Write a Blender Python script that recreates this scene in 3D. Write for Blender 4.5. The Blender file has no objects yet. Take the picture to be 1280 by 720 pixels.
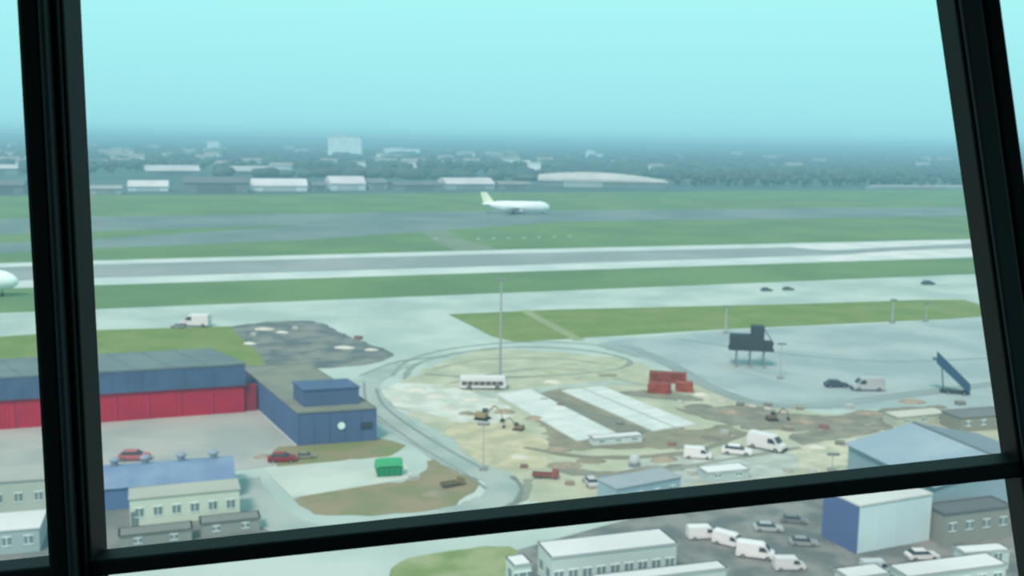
import bpy, math, random
from mathutils import Vector, Matrix
random.seed(7)
scene = bpy.context.scene
scene.view_settings.view_transform = 'Standard'
COL = scene.collection
H = 50.0; FPX = 1300.0
TH = math.atan(187/FPX); PH = math.radians(0.85)
X0 = Vector((1,0,0)); F = Vector((0,math.cos(TH),-math.sin(TH))); U0 = Vector((0,math.sin(TH),math.cos(TH)))
R = math.cos(PH)*X0+math.sin(PH)*U0
U = -math.sin(PH)*X0+math.cos(PH)*U0
EYE = Vector((0,0,H))
def ray(u,v): return F+R*((u-640)/FPX)+U*((360-v)/FPX)
def P(u,v,z=0.0):
    d=ray(u,v); t=(z-H)/d.z
    return Vector((d.x*t,d.y*t,z))
def hgt(u,vb,vt):
    g=P(u,vb); d=ray(u,vt); return H+d.z*(g.y/d.y)
def at_y(u,v,y):
    d=ray(u,v); return EYE+d*(y/d.y)

# ---------------------------------------------------------------- materials
def lin(c):
    c=c/255.0
    return c/12.92 if c<=0.04045 else ((c+0.055)/1.055)**2.4
ITOP=(1.05,1.44,1.42); IWALL=(0.70,0.82,0.80)
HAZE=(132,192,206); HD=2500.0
def alb(rgb,I):
    return tuple(min(0.93,lin(c)/i) for c,i in zip(rgb,I))+(1,)
MC={}
def mat(rgb,wall=False,rough=0.8,rgb2=None,scale=0.05,haze=True,metal=0.0,detail=7.0,lo=0.40,hi=0.60):
    key=(rgb,wall,rough,rgb2,scale,haze,metal,lo,hi)
    if key in MC: return MC[key]
    I=IWALL if wall else ITOP
    m=bpy.data.materials.new("surface_%d"%len(MC)); m.use_nodes=True
    nt=m.node_tree; n=nt.nodes; l=nt.links
    bs=n['Principled BSDF']; out=n['Material Output']
    bs.inputs['Roughness'].default_value=rough; bs.inputs['Metallic'].default_value=metal
    bs.inputs['Specular IOR Level'].default_value=0.2
    geo=n.new('ShaderNodeNewGeometry')
    c1=alb(rgb,I)
    if rgb2 is None:
        k=0.86; c2=tuple(x*k for x in c1[:3])+(1,)
    else: c2=alb(rgb2,I)
    noi=n.new('ShaderNodeTexNoise'); noi.inputs['Scale'].default_value=scale; noi.inputs['Detail'].default_value=detail
    l.new(geo.outputs['Position'],noi.inputs['Vector'])
    mr=n.new('ShaderNodeMapRange'); mr.inputs['From Min'].default_value=lo; mr.inputs['From Max'].default_value=hi
    l.new(noi.outputs['Fac'],mr.inputs['Value'])
    mx=n.new('ShaderNodeMix'); mx.data_type='RGBA'
    mx.inputs['A'].default_value=c1; mx.inputs['B'].default_value=c2
    l.new(mr.outputs['Result'],mx.inputs['Factor']); l.new(mx.outputs['Result'],bs.inputs['Base Color'])
    if haze:  # aerial haze painted into the material as emission, growing with distance from origin
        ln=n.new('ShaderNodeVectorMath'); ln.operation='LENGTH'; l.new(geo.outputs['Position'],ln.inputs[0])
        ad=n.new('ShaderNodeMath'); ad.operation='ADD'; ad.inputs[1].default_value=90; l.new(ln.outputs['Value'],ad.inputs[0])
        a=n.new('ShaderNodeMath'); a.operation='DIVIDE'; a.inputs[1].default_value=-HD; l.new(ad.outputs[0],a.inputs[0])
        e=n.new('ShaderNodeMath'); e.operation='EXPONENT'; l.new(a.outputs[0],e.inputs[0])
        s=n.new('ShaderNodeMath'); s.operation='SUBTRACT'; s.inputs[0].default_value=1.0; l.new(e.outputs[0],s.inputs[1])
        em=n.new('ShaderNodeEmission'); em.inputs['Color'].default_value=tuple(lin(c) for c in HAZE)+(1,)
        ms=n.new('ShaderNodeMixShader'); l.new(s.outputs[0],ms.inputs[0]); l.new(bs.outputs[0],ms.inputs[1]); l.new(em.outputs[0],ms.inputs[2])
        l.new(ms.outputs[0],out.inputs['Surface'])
    MC[key]=m; return m

WHITE=mat((226,248,246)); WHITEW=mat((206,230,230),wall=True)
GLASS=mat((62,82,90),rough=0.25); BGL=mat((104,124,124),wall=True,rough=.4); TYRE=mat((44,50,52)); STEEL=mat((140,165,168),rough=0.5)
DARK=mat((54,68,74))

# ---------------------------------------------------------------- mesh building
class M:
    def __init__(s): s.v=[]; s.f=[]; s.mi=[]
    def add(s,vs,fs,m=0):
        b=len(s.v); s.v+= [tuple(x) for x in vs]; s.f+=[tuple(b+i for i in f) for f in fs]; s.mi+=[m]*len(fs); return s
    def box(s,x0,x1,y0,y1,z0,z1,m=0):
        return s.add([(x0,y0,z0),(x1,y0,z0),(x1,y1,z0),(x0,y1,z0),(x0,y0,z1),(x1,y0,z1),(x1,y1,z1),(x0,y1,z1)],
            [(3,2,1,0),(4,5,6,7),(0,1,5,4),(1,2,6,5),(2,3,7,6),(3,0,4,7)],m)
    def prof(s,pts,m=0):
        n=len(pts)
        vs=[(x,-h,z) for x,z,h in pts]+[(x,h,z) for x,z,h in pts]
        fs=[tuple(range(n)),tuple(range(2*n-1,n-1,-1))]+[(i,i+n,(i+1)%n+n,(i+1)%n) for i in range(n)]
        return s.add(vs,fs,m)
    def cyl(s,p0,p1,r0,r1=None,n=10,m=0):
        if r1 is None: r1=r0
        p0=Vector(p0);p1=Vector(p1);ax=(p1-p0).normalized()
        a=Vector((0,0,1)) if abs(ax.z)<0.9 else Vector((1,0,0))
        e1=ax.cross(a).normalized(); e2=ax.cross(e1)
        vs=[]
        for p,r in ((p0,r0),(p1,r1)):
            for i in range(n):
                t=2*math.pi*i/n; vs.append(p+e1*math.cos(t)*r+e2*math.sin(t)*r)
        fs=[(i,(i+1)%n,n+(i+1)%n,n+i) for i in range(n)]+[tuple(range(n-1,-1,-1)),tuple(range(n,2*n))]
        return s.add(vs,fs,m)
    def ell(s,c,r,nu=8,nv=5,j=0.0,m=0):
        vs=[(c[0],c[1],c[2]+r[2])]
        for k in range(1,nv):
            t=math.pi*k/nv
            for i in range(nu):
                a=2*math.pi*i/nu; q=1+random.uniform(-j,j)
                vs.append((c[0]+r[0]*q*math.sin(t)*math.cos(a),c[1]+r[1]*q*math.sin(t)*math.sin(a),c[2]+r[2]*q*math.cos(t)))
        vs.append((c[0],c[1],c[2]-r[2])); L=len(vs)-1
        fs=[(0,1+i,1+(i+1)%nu) for i in range(nu)]
        for k in range(nv-2):
            b=1+k*nu; fs+=[(b+i,b+nu+i,b+nu+(i+1)%nu,b+(i+1)%nu) for i in range(nu)]
        b=1+(nv-2)*nu; fs+=[(L,b+(i+1)%nu,b+i) for i in range(nu)]
        return s.add(vs,fs,m)
    def rings(s,rs,m=0):
        n=len(rs[0]); vs=[p for r in rs for p in r]
        fs=[]
        for k in range(len(rs)-1):
            fs+=[(k*n+i,k*n+(i+1)%n,(k+1)*n+(i+1)%n,(k+1)*n+i) for i in range(n)]
        fs+=[tuple(range(n-1,-1,-1)),tuple(range((len(rs)-1)*n,len(rs)*n))]
        return s.add(vs,fs,m)
    def shear(s,k):
        s.v=[(x-k*y,y,z) for x,y,z in s.v]; return s
    def mesh(s,name,mats,smooth=False):
        me=bpy.data.meshes.new(name); me.from_pydata(s.v,[],s.f)
        for q in (mats if isinstance(mats,(list,tuple)) else [mats]): me.materials.append(q)
        me.polygons.foreach_set('material_index',s.mi)
        import bmesh
        bm=bmesh.new(); bm.from_mesh(me); bmesh.ops.recalc_face_normals(bm,faces=bm.faces); bm.to_mesh(me); bm.free()
        if smooth: me.polygons.foreach_set('use_smooth',[True]*len(me.polygons))
        me.update(); return me
def top(name,label,cat,me=None,loc=(0,0,0),rz=0.0,group=None,kind=None):
    o=bpy.data.objects.new(name,me); COL.objects.link(o); o.location=loc; o.rotation_euler=(0,0,rz)
    o["label"]=label; o["category"]=cat
    if group: o["group"]=group
    if kind: o["kind"]=kind
    if me is None: o.empty_display_size=0.5
    return o
def part(par,name,me,loc=(0,0,0),rot=(0,0,0),label=None,bev=0.0):
    o=bpy.data.objects.new(name,me); COL.objects.link(o); o.parent=par; o.location=loc; o.rotation_euler=rot
    if label: o["label"]=label
    if bev:
        b=o.modifiers.new("b",'BEVEL'); b.width=bev; b.segments=2; b.limit_method='ANGLE'
    return o

# ---------------------------------------------------------------- ground
LV=[0]
def lz(lvl):
    LV[0]+=1; return 0.018*lvl+0.0006*(LV[0]%26)
def patch(name,label,cat,mt,pts,lvl,jit=0.0):
    q=[P(u,v) for u,v in pts]
    if jit:
        o=[]; n=len(q)
        for i in range(n):
            p0,p1,p2,p3=q[i-1],q[i],q[(i+1)%n],q[(i+2)%n]
            k=max(2,min(24,int((p2-p1).length/1.6)))
            for j in range(k):
                t=j/k
                c=0.5*((2*p1)+(p2-p0)*t+(2*p0-5*p1+4*p2-p3)*t*t+(3*p1-p0-3*p2+p3)*t**3)
                c=c.lerp(p1.lerp(p2,t),.4)
                o.append(c+Vector((random.uniform(-jit,jit),random.uniform(-jit,jit),0)))
        q=o
    me=M().add([(p.x,p.y,0.0) for p in q],[tuple(range(len(q)))]).mesh(name,mt)
    if me.polygons[0].normal.z<0: me.flip_normals()
    return top(name,label,cat,me,loc=(0,0,lz(lvl)))
def cr(pts,n=8):
    out=[]
    for i in range(len(pts)-1):
        p0=pts[max(i-1,0)];p1=pts[i];p2=pts[i+1];p3=pts[min(i+2,len(pts)-1)]
        for k in range(n):
            t=k/n
            out.append(0.5*((2*p1)+(p2-p0)*t+(2*p0-5*p1+4*p2-p3)*t*t+(3*p1-p0-3*p2+p3)*t**3))
    out.append(pts[-1]); return out
def ribbon(name,label,cat,mt,pts,w,lvl,wob=.12):
    c=cr([P(u,v) for u,v in pts]); vs=[]
    for i,p in enumerate(c):
        t=(c[min(i+1,len(c)-1)]-c[max(i-1,0)]).normalized(); n=Vector((-t.y,t.x,0))*w/2*random.uniform(1-wob,1+wob)
        vs+=[(p+n),(p-n)]
    me=M().add(vs,[(2*i,2*i+1,2*i+3,2*i+2) for i in range(len(c)-1)]).mesh(name,mt)
    if me.polygons[0].normal.z<0: me.flip_normals()
    return top(name,label,cat,me,loc=(0,0,lz(lvl)))

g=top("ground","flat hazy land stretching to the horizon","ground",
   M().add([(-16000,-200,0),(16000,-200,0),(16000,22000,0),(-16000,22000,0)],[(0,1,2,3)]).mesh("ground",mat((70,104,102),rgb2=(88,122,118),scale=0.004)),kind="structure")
GR=mat((110,152,94),rgb2=(96,138,88),scale=0.02)
GR2=mat((110,144,70),rgb2=(126,154,88),scale=0.08)
CONC=mat((190,222,212),rgb2=(168,202,194),scale=0.04)
patch("grass_field","broad green airfield grass between the runways","grass",GR,[(-400,247),(110,244),(600,241),(1205,237),(1700,234),(1700,420),(-400,480)],1)
TARM=mat((126,154,150),rgb2=(108,138,136),scale=0.02)
patch("runway","grey asphalt runway where the airliner rolls","runway",TARM,[(-300,282),(110,271),(600,264),(1205,259),(1580,256),(1580,266),(1205,270),(700,277),(520,290),(400,299),(110,311),(-300,332)],2)
patch("grass_strip","thin green grass wedge between grey taxi lanes","grass",GR,[(-300,304),(110,289),(385,281),(110,300),(-300,316)],3)
patch("taxiway_link","faint grey link joining two runways","taxiway",mat((130,158,132)),[(525,290),(560,288),(580,300),(620,311),(570,313),(545,303)],3)
patch("runway","runway with wide pale concrete shoulders","runway",mat((208,236,230),rgb2=(190,222,216),scale=0.05),[(-300,338),(110,326),(640,312),(1215,299),(1580,290),(1580,310),(1215,322),(640,340),(110,357),(-300,372)],2)
patch("runway_surface","grey asphalt centre strip of the pale-edged runway","runway",mat((142,164,162),rgb2=(156,178,174),scale=0.02),[(-300,343),(110,331),(640,317),(1215,304),(1580,295),(1580,303),(1215,313),(640,332),(110,348),(-300,362)],3)
PW=mat((226,246,242),rgb2=(204,232,226),scale=.06)
patch("concrete_repair","pale concrete repair patch on the runway","concrete",PW,[(985,308),(1090,303),(1215,300),(1215,304),(1120,309),(1040,313)],4,.4)
patch("concrete_repair","pale concrete repair strip on the runway","concrete",PW,[(1000,324),(1060,318),(1120,314),(1215,311),(1215,320),(1110,324),(1060,327)],4,.4)
patch("taxiway","pale concrete taxiway and apron in front of the tower","taxiway",CONC,[(-300,404),(110,387),(640,366),(1215,343),(1700,324),(3200,1100),(-1900,1100)],2)
patch("grass_strip","mown green grass behind the hangar","grass",GR2,[(-300,440),(0,421),(110,413),(290,408),(345,455),(-300,500)],3)
patch("grass_strip","rounded green grass island beside the apron","grass",GR2,[(560,393),(700,387),(1000,380),(1150,375),(1205,375),(1226,381),(1238,390),(1232,397),(1100,403),(900,412),(645,428),(615,421),(590,408)],3)
ribbon("footpath","thin pale path across the grass island","path",mat((154,182,132)),[(655,388),(680,402),(725,426)],3,4)
patch("asphalt_pad","dark worn asphalt pad with rubble beside the taxiway","tarmac",mat((96,116,118),rgb2=(134,150,142),scale=0.16),[(292,408),(388,401),(440,422),(494,443),(455,457),(345,462),(322,440)],4,.5)
patch("apron","blue-grey aircraft parking apron","apron",mat((152,184,184),rgb2=(172,202,198),scale=0.05),[(745,430),(900,414),(1100,405),(1400,388),(1600,470),(1250,508),(1010,512),(940,500),(860,465)],3,.6)
ribbon("expansion_strip","pale strip crossing the parking apron","concrete",mat((178,208,202)),[(800,428),(900,455),(1010,485)],1.2,4)
ribbon("expansion_strip","dark joint line across the parking apron","concrete",mat((134,166,166)),[(850,424),(960,440),(1100,452),(1240,448)],.9,4)
DIRT=mat((194,212,184),rgb2=(166,188,162),scale=0.14,lo=.34,hi=.66)
patch("construction_ground","pale worn earth of a building site","dirt",DIRT,[(520,470),(560,448),(610,436),(690,440),(780,448),(850,472),(900,490),(1010,515),(1120,520),(1250,510),(1260,560),(1000,620),(700,640),(600,590),(560,548),(500,512),(480,490)],3,1.3)
BR=mat((152,158,134),rgb2=(130,140,120),scale=0.25,lo=.36,hi=.64)
BR2=mat((122,134,120),rgb2=(150,158,138),scale=.3,lo=.36,hi=.64)
patch("earth_patch","brown bare soil strip between white slabs","dirt",BR,[(655,492),(705,487),(780,510),(860,538),(900,530),(930,540),(860,560),(770,562),(690,562),(660,556),(682,545)],4,.9)
patch("earth_patch","grey brown worked soil beside the slabs","dirt",BR2,[(850,512),(930,508),(1020,520),(1110,512),(1180,508),(1150,522),(1030,538),(930,536)],5,1.0)
patch("earth_patch","dark excavated strip beside parked vans","dirt",BR2,[(985,545),(1040,536),(1110,530),(1115,538),(1050,548),(1000,556)],5,.6)
patch("earth_patch","dark excavated trench on the building site","dirt",BR2,[(690,580),(760,590),(850,580),(860,586),(770,600),(700,592)],5,.6)
patch("earth_patch","dark narrow dug strip by containers","dirt",BR2,[(770,492),(800,488),(860,494),(880,502),(830,500)],5,.4)
patch("earth_patch","brown and green rough soil beside the pale slab","dirt",mat((130,144,104),rgb2=(150,150,120),scale=0.18),[(370,624),(450,606),(515,600),(545,572),(592,590),(596,612),(560,636),(460,645),(395,642)],4,.5)
patch("grass_strip","scruffy green verge beside the blue building","grass",mat((124,148,96),rgb2=(144,146,112),scale=0.18),[(345,560),(470,548),(505,558),(480,574),(440,575),(350,585)],4,.4)
patch("concrete_slab","pale grey concrete pad in the yard","concrete",mat((200,228,216),rgb2=(184,214,204),scale=.1),[(328,586),(500,570),(518,598),(366,623)],5)
patch("yard","pinkish grey concrete yard in front of the red hangar","yard",mat((178,194,186),rgb2=(160,182,176),scale=0.08),[(-300,560),(110,530),(322,514),(372,560),(345,582),(290,590),(-300,640)],4)
patch("car_park","dark asphalt car park among cabins","car park",mat((104,122,120),rgb2=(140,154,148),scale=0.2),[(640,690),(820,640),(1020,615),(1300,560),(1500,760),(640,800)],5)
patch("car_park","grey asphalt lot behind cream cabins","car park",mat((132,148,142),rgb2=(108,128,126),scale=0.1),[(-200,660),(130,635),(300,640),(345,668),(300,690),(-200,740)],5)
patch("grass_strip","green grass bank beside the cabins","grass",mat((122,156,94),rgb2=(154,178,132),scale=0.18),[(490,712),(530,694),(640,684),(655,760),(500,790)],5,.3)
patch("gravel_pad","pale gravel area with white spoil","gravel",mat((212,236,224),rgb2=(188,212,196),scale=.25),[(470,490),(510,478),(570,485),(625,500),(640,520),(600,535),(550,522),(508,512)],5,.9)
patch("gravel_pad","sandy trampled ground near the curved road","gravel",mat((202,210,174),rgb2=(176,190,158),scale=.25),[(560,530),(640,530),(690,560),(680,585),(610,585),(575,560)],5,1.0)
patch("gravel_pad","patchy greenish waste ground beside the track","gravel",mat((166,190,158),rgb2=(190,208,180),scale=.3,lo=.36,hi=.64),[(700,455),(770,450),(800,462),(770,476),(700,474),(670,466)],5,1.0)
patch("gravel_pad","pale patch between parked vans and shed","gravel",mat((206,220,192),rgb2=(178,196,170),scale=.3),[(1000,558),(1070,550),(1060,580),(1020,590),(980,575)],5,.8)
patch("gravel_pad","pale cyan-grey trampled ground by parked vans","gravel",mat((188,214,204),rgb2=(166,190,178),scale=.3),[(800,572),(880,570),(960,560),(1000,575),(960,600),(850,606),(790,600)],5,.9)
patch("gravel_pad","pale cyan-grey ground around the mast","gravel",mat((182,210,200),rgb2=(162,190,178),scale=.3),[(590,492),(640,488),(700,482),(760,476),(800,482),(760,482),(700,486),(640,500)],5,.6)
ROAD=mat((170,198,190),rgb2=(154,184,178),scale=.12)
ribbon("road","grey site road curving past the blue building","road",ROAD,[(500,455),(462,478),(470,505),(520,545),(580,582),(625,600),(620,625),(540,650),(400,668),(330,640),(300,600)],5.4,6)
TK=mat((150,176,162))
ribbon("dirt_track","curved worn track looping over the building site","track",TK,[(505,474),(520,456),(570,442),(650,434),(730,438),(785,450),(770,462),(690,470),(600,472),(530,468)],1.2,6,.5)
ribbon("dirt_track","outer curved track around the building site","track",TK,[(490,470),(512,450),(565,436),(650,428),(740,431),(800,446)],.9,6,.4)
ribbon("dirt_track","inner curved track on the building site","track",mat((162,184,164)),[(540,462),(600,450),(690,448),(750,455)],1.0,6,.5)
ribbon("dirt_track","winding track on pale waste ground","track",mat((164,186,166)),[(560,480),(640,464),(720,462),(790,478),(860,495)],1.0,6,.5)
ribbon("road","grey curved lane between apron and building site","road",mat((150,178,174)),[(780,432),(830,452),(880,480),(940,503),(1010,508),(1100,498),(1260,478)],3.5,6)
ribbon("dirt_track","muddy track among white slabs","track",mat((142,150,130)),[(655,560),(740,572),(860,566),(960,535),(1080,520),(1180,508)],1.6,6,.4)
ribbon("dirt_track","dark muddy track beside the slabs","track",mat((132,144,128)),[(668,494),(725,513),(800,543)],4,6,.3)
ribbon("dirt_track","tyre marked track on pale ground","track",mat((146,166,152)),[(660,600),(650,625),(600,650),(520,668)],1.4,7,.4)
ribbon("dirt_track","thin wheel track along the site road","track",mat((124,146,140)),[(640,596),(652,612),(640,632),(590,648)],.8,7,.4)
ribbon("dirt_track","thin wheel track on pale earth","track",mat((146,164,150)),[(690,585),(780,598),(880,580),(1000,560)],1,7,.4)
ribbon("dirt_track","faint wheel track down the site road","track",mat((138,164,158)),[(470,486),(482,510),(535,548),(600,585)],.6,7)
ribbon("dirt_track","second faint wheel track down the site road","track",mat((142,168,162)),[(455,478),(462,510),(515,552),(580,592),(608,612)],.5,7)
ribbon("dirt_track","dark wheel track crossing the concrete","track",mat((146,172,164)),[(450,470),(500,452),(560,446)],.7,7)

# ---------------------------------------------------------------- buildings
def bld(name,label,cat,A,B,depth,h,wm,rm,win=None,winrow=None,door=None,par=0.35,ribs=0,group=None,sh=0.0):
    d=B-A; L=math.hypot(d.x,d.y); rz=math.atan2(d.y,d.x)
    r=top(name,label,cat,loc=(A.x,A.y,0),rz=rz,group=group)
    w=M().box(0,L,0,depth,0,h)
    if ribs:
        n=int(L/ribs)
        for i in range(n+1): w.box(i*L/n-0.06,i*L/n+0.06,-0.1,0,0,h-0.05)
        n=max(1,int(depth/ribs))
        for i in range(n+1):
            w.box(-0.1,0,i*depth/n-0.06,i*depth/n+0.06,0,h-0.05); w.box(L,L+0.1,i*depth/n-0.06,i*depth/n+0.06,0,h-0.05)
    part(r,"walls",w.shear(sh).mesh("walls",wm))
    q=M().box(-.15,L+.15,-.15,depth+.15,h,h+.12)
    q.box(-.15,L+.15,-.15,.05,h+.12,h+par); q.box(-.15,L+.15,depth-.05,depth+.15,h+.12,h+par)
    q.box(-.15,.05,.05,depth-.05,h+.12,h+par); q.box(L-.05,L+.15,.05,depth-.05,h+.12,h+par)
    part(r,"roof",q.shear(sh).mesh("roof",rm))
    if win:
        n,w0,h0,z0=win
        me=M().box(-w0/2,w0/2,-.06,0.02,0,h0,0).box(-w0/2-.08,w0/2+.08,-.09,0,-.1,0,1).box(-w0/2-.08,w0/2+.08,-.09,0,h0,h0+.08,1).box(-.04,.04,-.09,0,0,h0,1).mesh("window",[BGL,WHITEW])
        for i in range(n): part(r,"window",me,loc=(L*(i+.5)/n,0,z0))
    if winrow:
        n,w0,h0,z0=winrow
        me=M().box(-w0/2,w0/2,-.06,0.02,0,h0,0).box(-w0/2-.08,w0/2+.08,-.09,0,-.1,0,1).mesh("window",[BGL,WHITEW])
        for i in range(n): part(r,"window",me,loc=(0,depth*(i+.5)/n,z0),rot=(0,0,-math.pi/2))
    if door:
        for x,wd,hd in door:
            part(r,"door",M().box(-wd/2,wd/2,-.08,.02,0,hd).box(wd/2-.2,wd/2-.1,-.14,-.08,hd*.45,hd*.5).mesh("door",BGL),loc=(x*L,0,0))
    return r,L

BLUE=mat((66,88,116),wall=True,scale=.3); RED=mat((158,22,56),wall=True,scale=.3)
A=P(-70,543); B=P(306,516); hh=hgt(300,516,455)
d=B-A; L=math.hypot(d.x,d.y); rz=math.atan2(d.y,d.x); nrm=Vector((-math.sin(rz),math.cos(rz),0)); axv=Vector((math.cos(rz),math.sin(rz),0))
bk=P(262,437,hh)-A; bk.z=0
dep=(P(262,437,hh)-P(300,455,hh)).dot(nrm)
SHH=max(0,min(.5,(L-bk.dot(axv))/dep))
r=top("hangar","long maintenance hangar with dark blue fascia and red doors","hangar",loc=(A.x,A.y,0),rz=rz)
hr=hh*0.57
part(r,"walls",M().box(0,L,.6,dep,0,hh-.1).shear(SHH).mesh("walls",BLUE))
q=M().box(-.3,L+.3,-.3,dep+.3,hh-.1,hh+.25)
for i in range(int(L/6)): q.box(i*6,i*6+.25,0,dep,hh+.25,hh+.35)
part(r,"roof",q.shear(SHH).mesh("roof",mat((116,144,144),rgb2=(104,132,136),scale=.1)))
q=M().box(-.2,L+.2,-.2,.6,hr,hh-.1)
for i in range(int(L/2.4)): q.box(i*2.4,i*2.4+.1,-.24,-.2,hr,hh-.1)
part(r,"fascia",q.mesh("fascia",BLUE))
nd=9
dw=L/nd
me=M().box(.05,dw-.05,.25,.6,0,hr)
for i in range(int(dw/.6)): me.box(i*.6+.1,i*.6+.25,.17,.25,.1,hr)
me=me.mesh("door",RED)
for i in range(nd): part(r,"door",me,loc=(i*dw,0,0))
part(r,"annex",M().box(L,L+2.2,.8,2.6,0,hr*.95).mesh("annex",mat((128,32,58),wall=True)))
# blue office building
A=P(373,558); B=P(470,551); hb=hgt(373,558,517)
dp=(P(308,457,hb)-P(373,517,hb))
OL=mat((138,154,138),rgb2=(124,144,132),scale=.2)
SH=.19
r,L=bld("office_building","dark blue ribbed metal building with raised roof block","building",A,B,dp.length*.95,hb,mat((72,94,126),wall=True),OL,ribs=2.2,par=.25,sh=SH)
part(r,"roof_block",M().box(2.0,L-1.6,3.4,9.5,hb+.1,hb+2.9).box(1.8,L-1.4,3.2,9.7,hb+2.9,hb+3.1).shear(SH).mesh("roof_block",mat((70,90,118),wall=True)))
part(r,"sign",M().cyl((L*.55,-.12,hb*.55),(L*.55,-.22,hb*.55),.6,n=20).mesh("sign",WHITEW),label="round white sign on the blue wall")
part(r,"window",M().box(L*.8,L*.95,-.14,0,hb*.4,hb*.6).mesh("window",GLASS))
# blue-roof workshop
A=P(98,642); B=P(292,625); hw=hgt(292,625,598)
d=B-A; L=math.hypot(d.x,d.y); rz=math.atan2(d.y,d.x)
r=top("workshop","workshop with pale blue curved metal roof and vents","building",loc=(A.x,A.y,0),rz=rz)
part(r,"walls",M().box(0,L,0,9,0,hw).mesh("walls",mat((78,112,148),wall=True)))
q=M(); n=10; pr=[( -.3+9.6*i/n, hw+1.6*math.sin(math.pi*i/n)) for i in range(n+1)]
q.add([(-.3,y,z) for y,z in pr]+[(L+.3,y,z) for y,z in pr],[(i,i+1,i+n+2,i+n+1) for i in range(n)]+[tuple(range(n+1)),tuple(range(n+1,2*n+2))])
part(r,"roof",q.mesh("roof",mat((130,168,194),rgb2=(114,152,184),scale=.2)))
me=M().cyl((0,0,0),(0,0,.7),.5,n=12).ell((0,0,.8),(.75,.75,.4),12,6).mesh("roof_vent",mat((150,180,196)),True)
for x in (.22,.42,.66,.88): part(r,"roof_vent",me,loc=(L*x,5.2,hw+1.5))
CREAM=mat((182,198,180),wall=True,rgb2=(172,188,172))
A=P(163,660); B=P(300,646); h4=hgt(163,660,625)
bld("site_office","cream single-storey office with a row of windows","building",A,B,4.2,h4,CREAM,mat((186,206,192)),win=(6,1.0,1.1,1.4),par=.15,door=[(.04,.9,2.1)])
A=P(-40,648); B=P(62,640)
bld("site_office","small cream block beside the yard","building",A,B,7,4.5,mat((160,176,164),wall=True),mat((178,198,188)),win=(4,.9,1.1,1.8),par=.2)
A=P(-60,700); B=P(50,690)
bld("site_office","low pale cabin with whitish roof","building",A,B,6,3,mat((140,160,160),wall=True),WHITE,win=(4,.9,1,1.2),par=.15)
for (u0,v0,u1,v1) in ((252,672,325,664),(150,688,240,678)):
    bld("portable_cabin","low dark grey site cabin with flat roof","cabin",P(u0,v0),P(u1,v1),2.6,1.7,mat((124,134,128),wall=True),mat((134,150,144)),win=(2,.8,.6,.7),par=.1,group="dark site cabins")
# pale blue gable shed
R1=P(1144,530,7.4); R2=P(1262,579,7.4)
d=R2-R1; L=math.hypot(d.x,d.y); rz=math.atan2(d.y,d.x)
r=top("industrial_shed","large shed with pale blue pitched metal roof","building",loc=(R1.x,R1.y,0),rz=rz)
w=11.5
q=M().add([(0,-w,0),(0,-w,5),(0,0,7.3),(0,w,5),(0,w,0),(L,-w,0),(L,-w,5),(L,0,7.3),(L,w,5),(L,w,0)],[(0,1,2,3,4),(5,6,7,8,9),(0,1,6,5),(4,3,8,9)])
part(r,"walls",q.mesh("walls",mat((124,150,158),wall=True)))
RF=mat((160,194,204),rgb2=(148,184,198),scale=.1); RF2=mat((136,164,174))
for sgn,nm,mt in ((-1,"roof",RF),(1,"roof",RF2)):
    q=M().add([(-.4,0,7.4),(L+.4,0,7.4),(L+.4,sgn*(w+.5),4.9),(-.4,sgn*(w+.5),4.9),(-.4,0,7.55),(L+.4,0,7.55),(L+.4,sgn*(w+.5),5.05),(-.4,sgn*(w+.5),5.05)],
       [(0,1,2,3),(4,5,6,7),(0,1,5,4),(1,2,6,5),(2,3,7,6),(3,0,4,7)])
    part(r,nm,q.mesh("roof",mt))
part(r,"ridge_cap",M().box(-.5,L+.5,-.25,.25,7.5,7.7).mesh("ridge_cap",mat((120,142,150))))
A=P(1071,693); B=P(1160,676); h5=hgt(1071,693,633)
r,L=bld("storage_building","white box building with blue end wall","building",A,B,6.2,h5,mat((180,202,202),wall=True),mat((216,238,232)),ribs=2.5,par=.2)
part(r,"end_wall",M().box(-.25,-.1,-.1,6.2,0,h5-.05).mesh("end_wall",mat((78,98,136),wall=True)),label="blue metal end wall")
bld("storage_building","brown-grey walled building with dark flat roof","building",P(1178,682),P(1262,671),3.6,4.0,mat((126,134,126),wall=True),mat((108,124,126)),win=(4,1,1,1.8),par=.3)
bld("storage_building","dark roofed low building behind the shed","building",P(1200,541),P(1275,535),5,2.6,mat((120,124,112),wall=True),mat((122,138,136)),win=(4,1,.8,1.2),par=.2)
CW=mat((170,188,182),wall=True)
def cabin_top(lab,a,b,dep,h,n,nr=0):
    return bld("portable_cabin",lab,"cabin",P(a[0],a[1],h),P(b[0],b[1],h),dep,h,CW,WHITE,win=(n,1,1.1,1.1),winrow=(nr,1,1.1,1.1) if nr else None,par=.12,door=[(.5,.9,2.1)],group="white roofed cabins")
cabin_top("long cream cabin block with bright white flat roof",(690,698),(846,680),4.6,3.8,9,2)
cabin_top("small pale cabin at the end of the long block",(643,708),(664,705),2.6,3.0,2,1)
cabin_top("white roofed cabin in the front row",(748,730),(908,711),2.0,3.2,8)
cabin_top("white roofed cabin beside parked vehicles",(1135,722),(1258,706),3.2,3,6,2)
cabin_top("small white roofed cabin",(1206,692),(1262,688),2.0,2.4,2)
cabin_top("low white roofed cabin near the parked cars",(1062,724),(1112,717),2.6,2.8,3)
bld("site_office","low blue-grey roofed block on the building site","building",P(770,640),P(850,624),4.5,3.2,mat((130,156,166),wall=True),mat((166,192,198)),win=(4,.9,1,1.2),par=.15)
bld("portable_cabin","pale cabin with bright white roof near parked vans","cabin",P(884,604),P(936,599),3,1.5,mat((150,170,168),wall=True),WHITE,win=(2,.8,.6,.7),par=.1)
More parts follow.
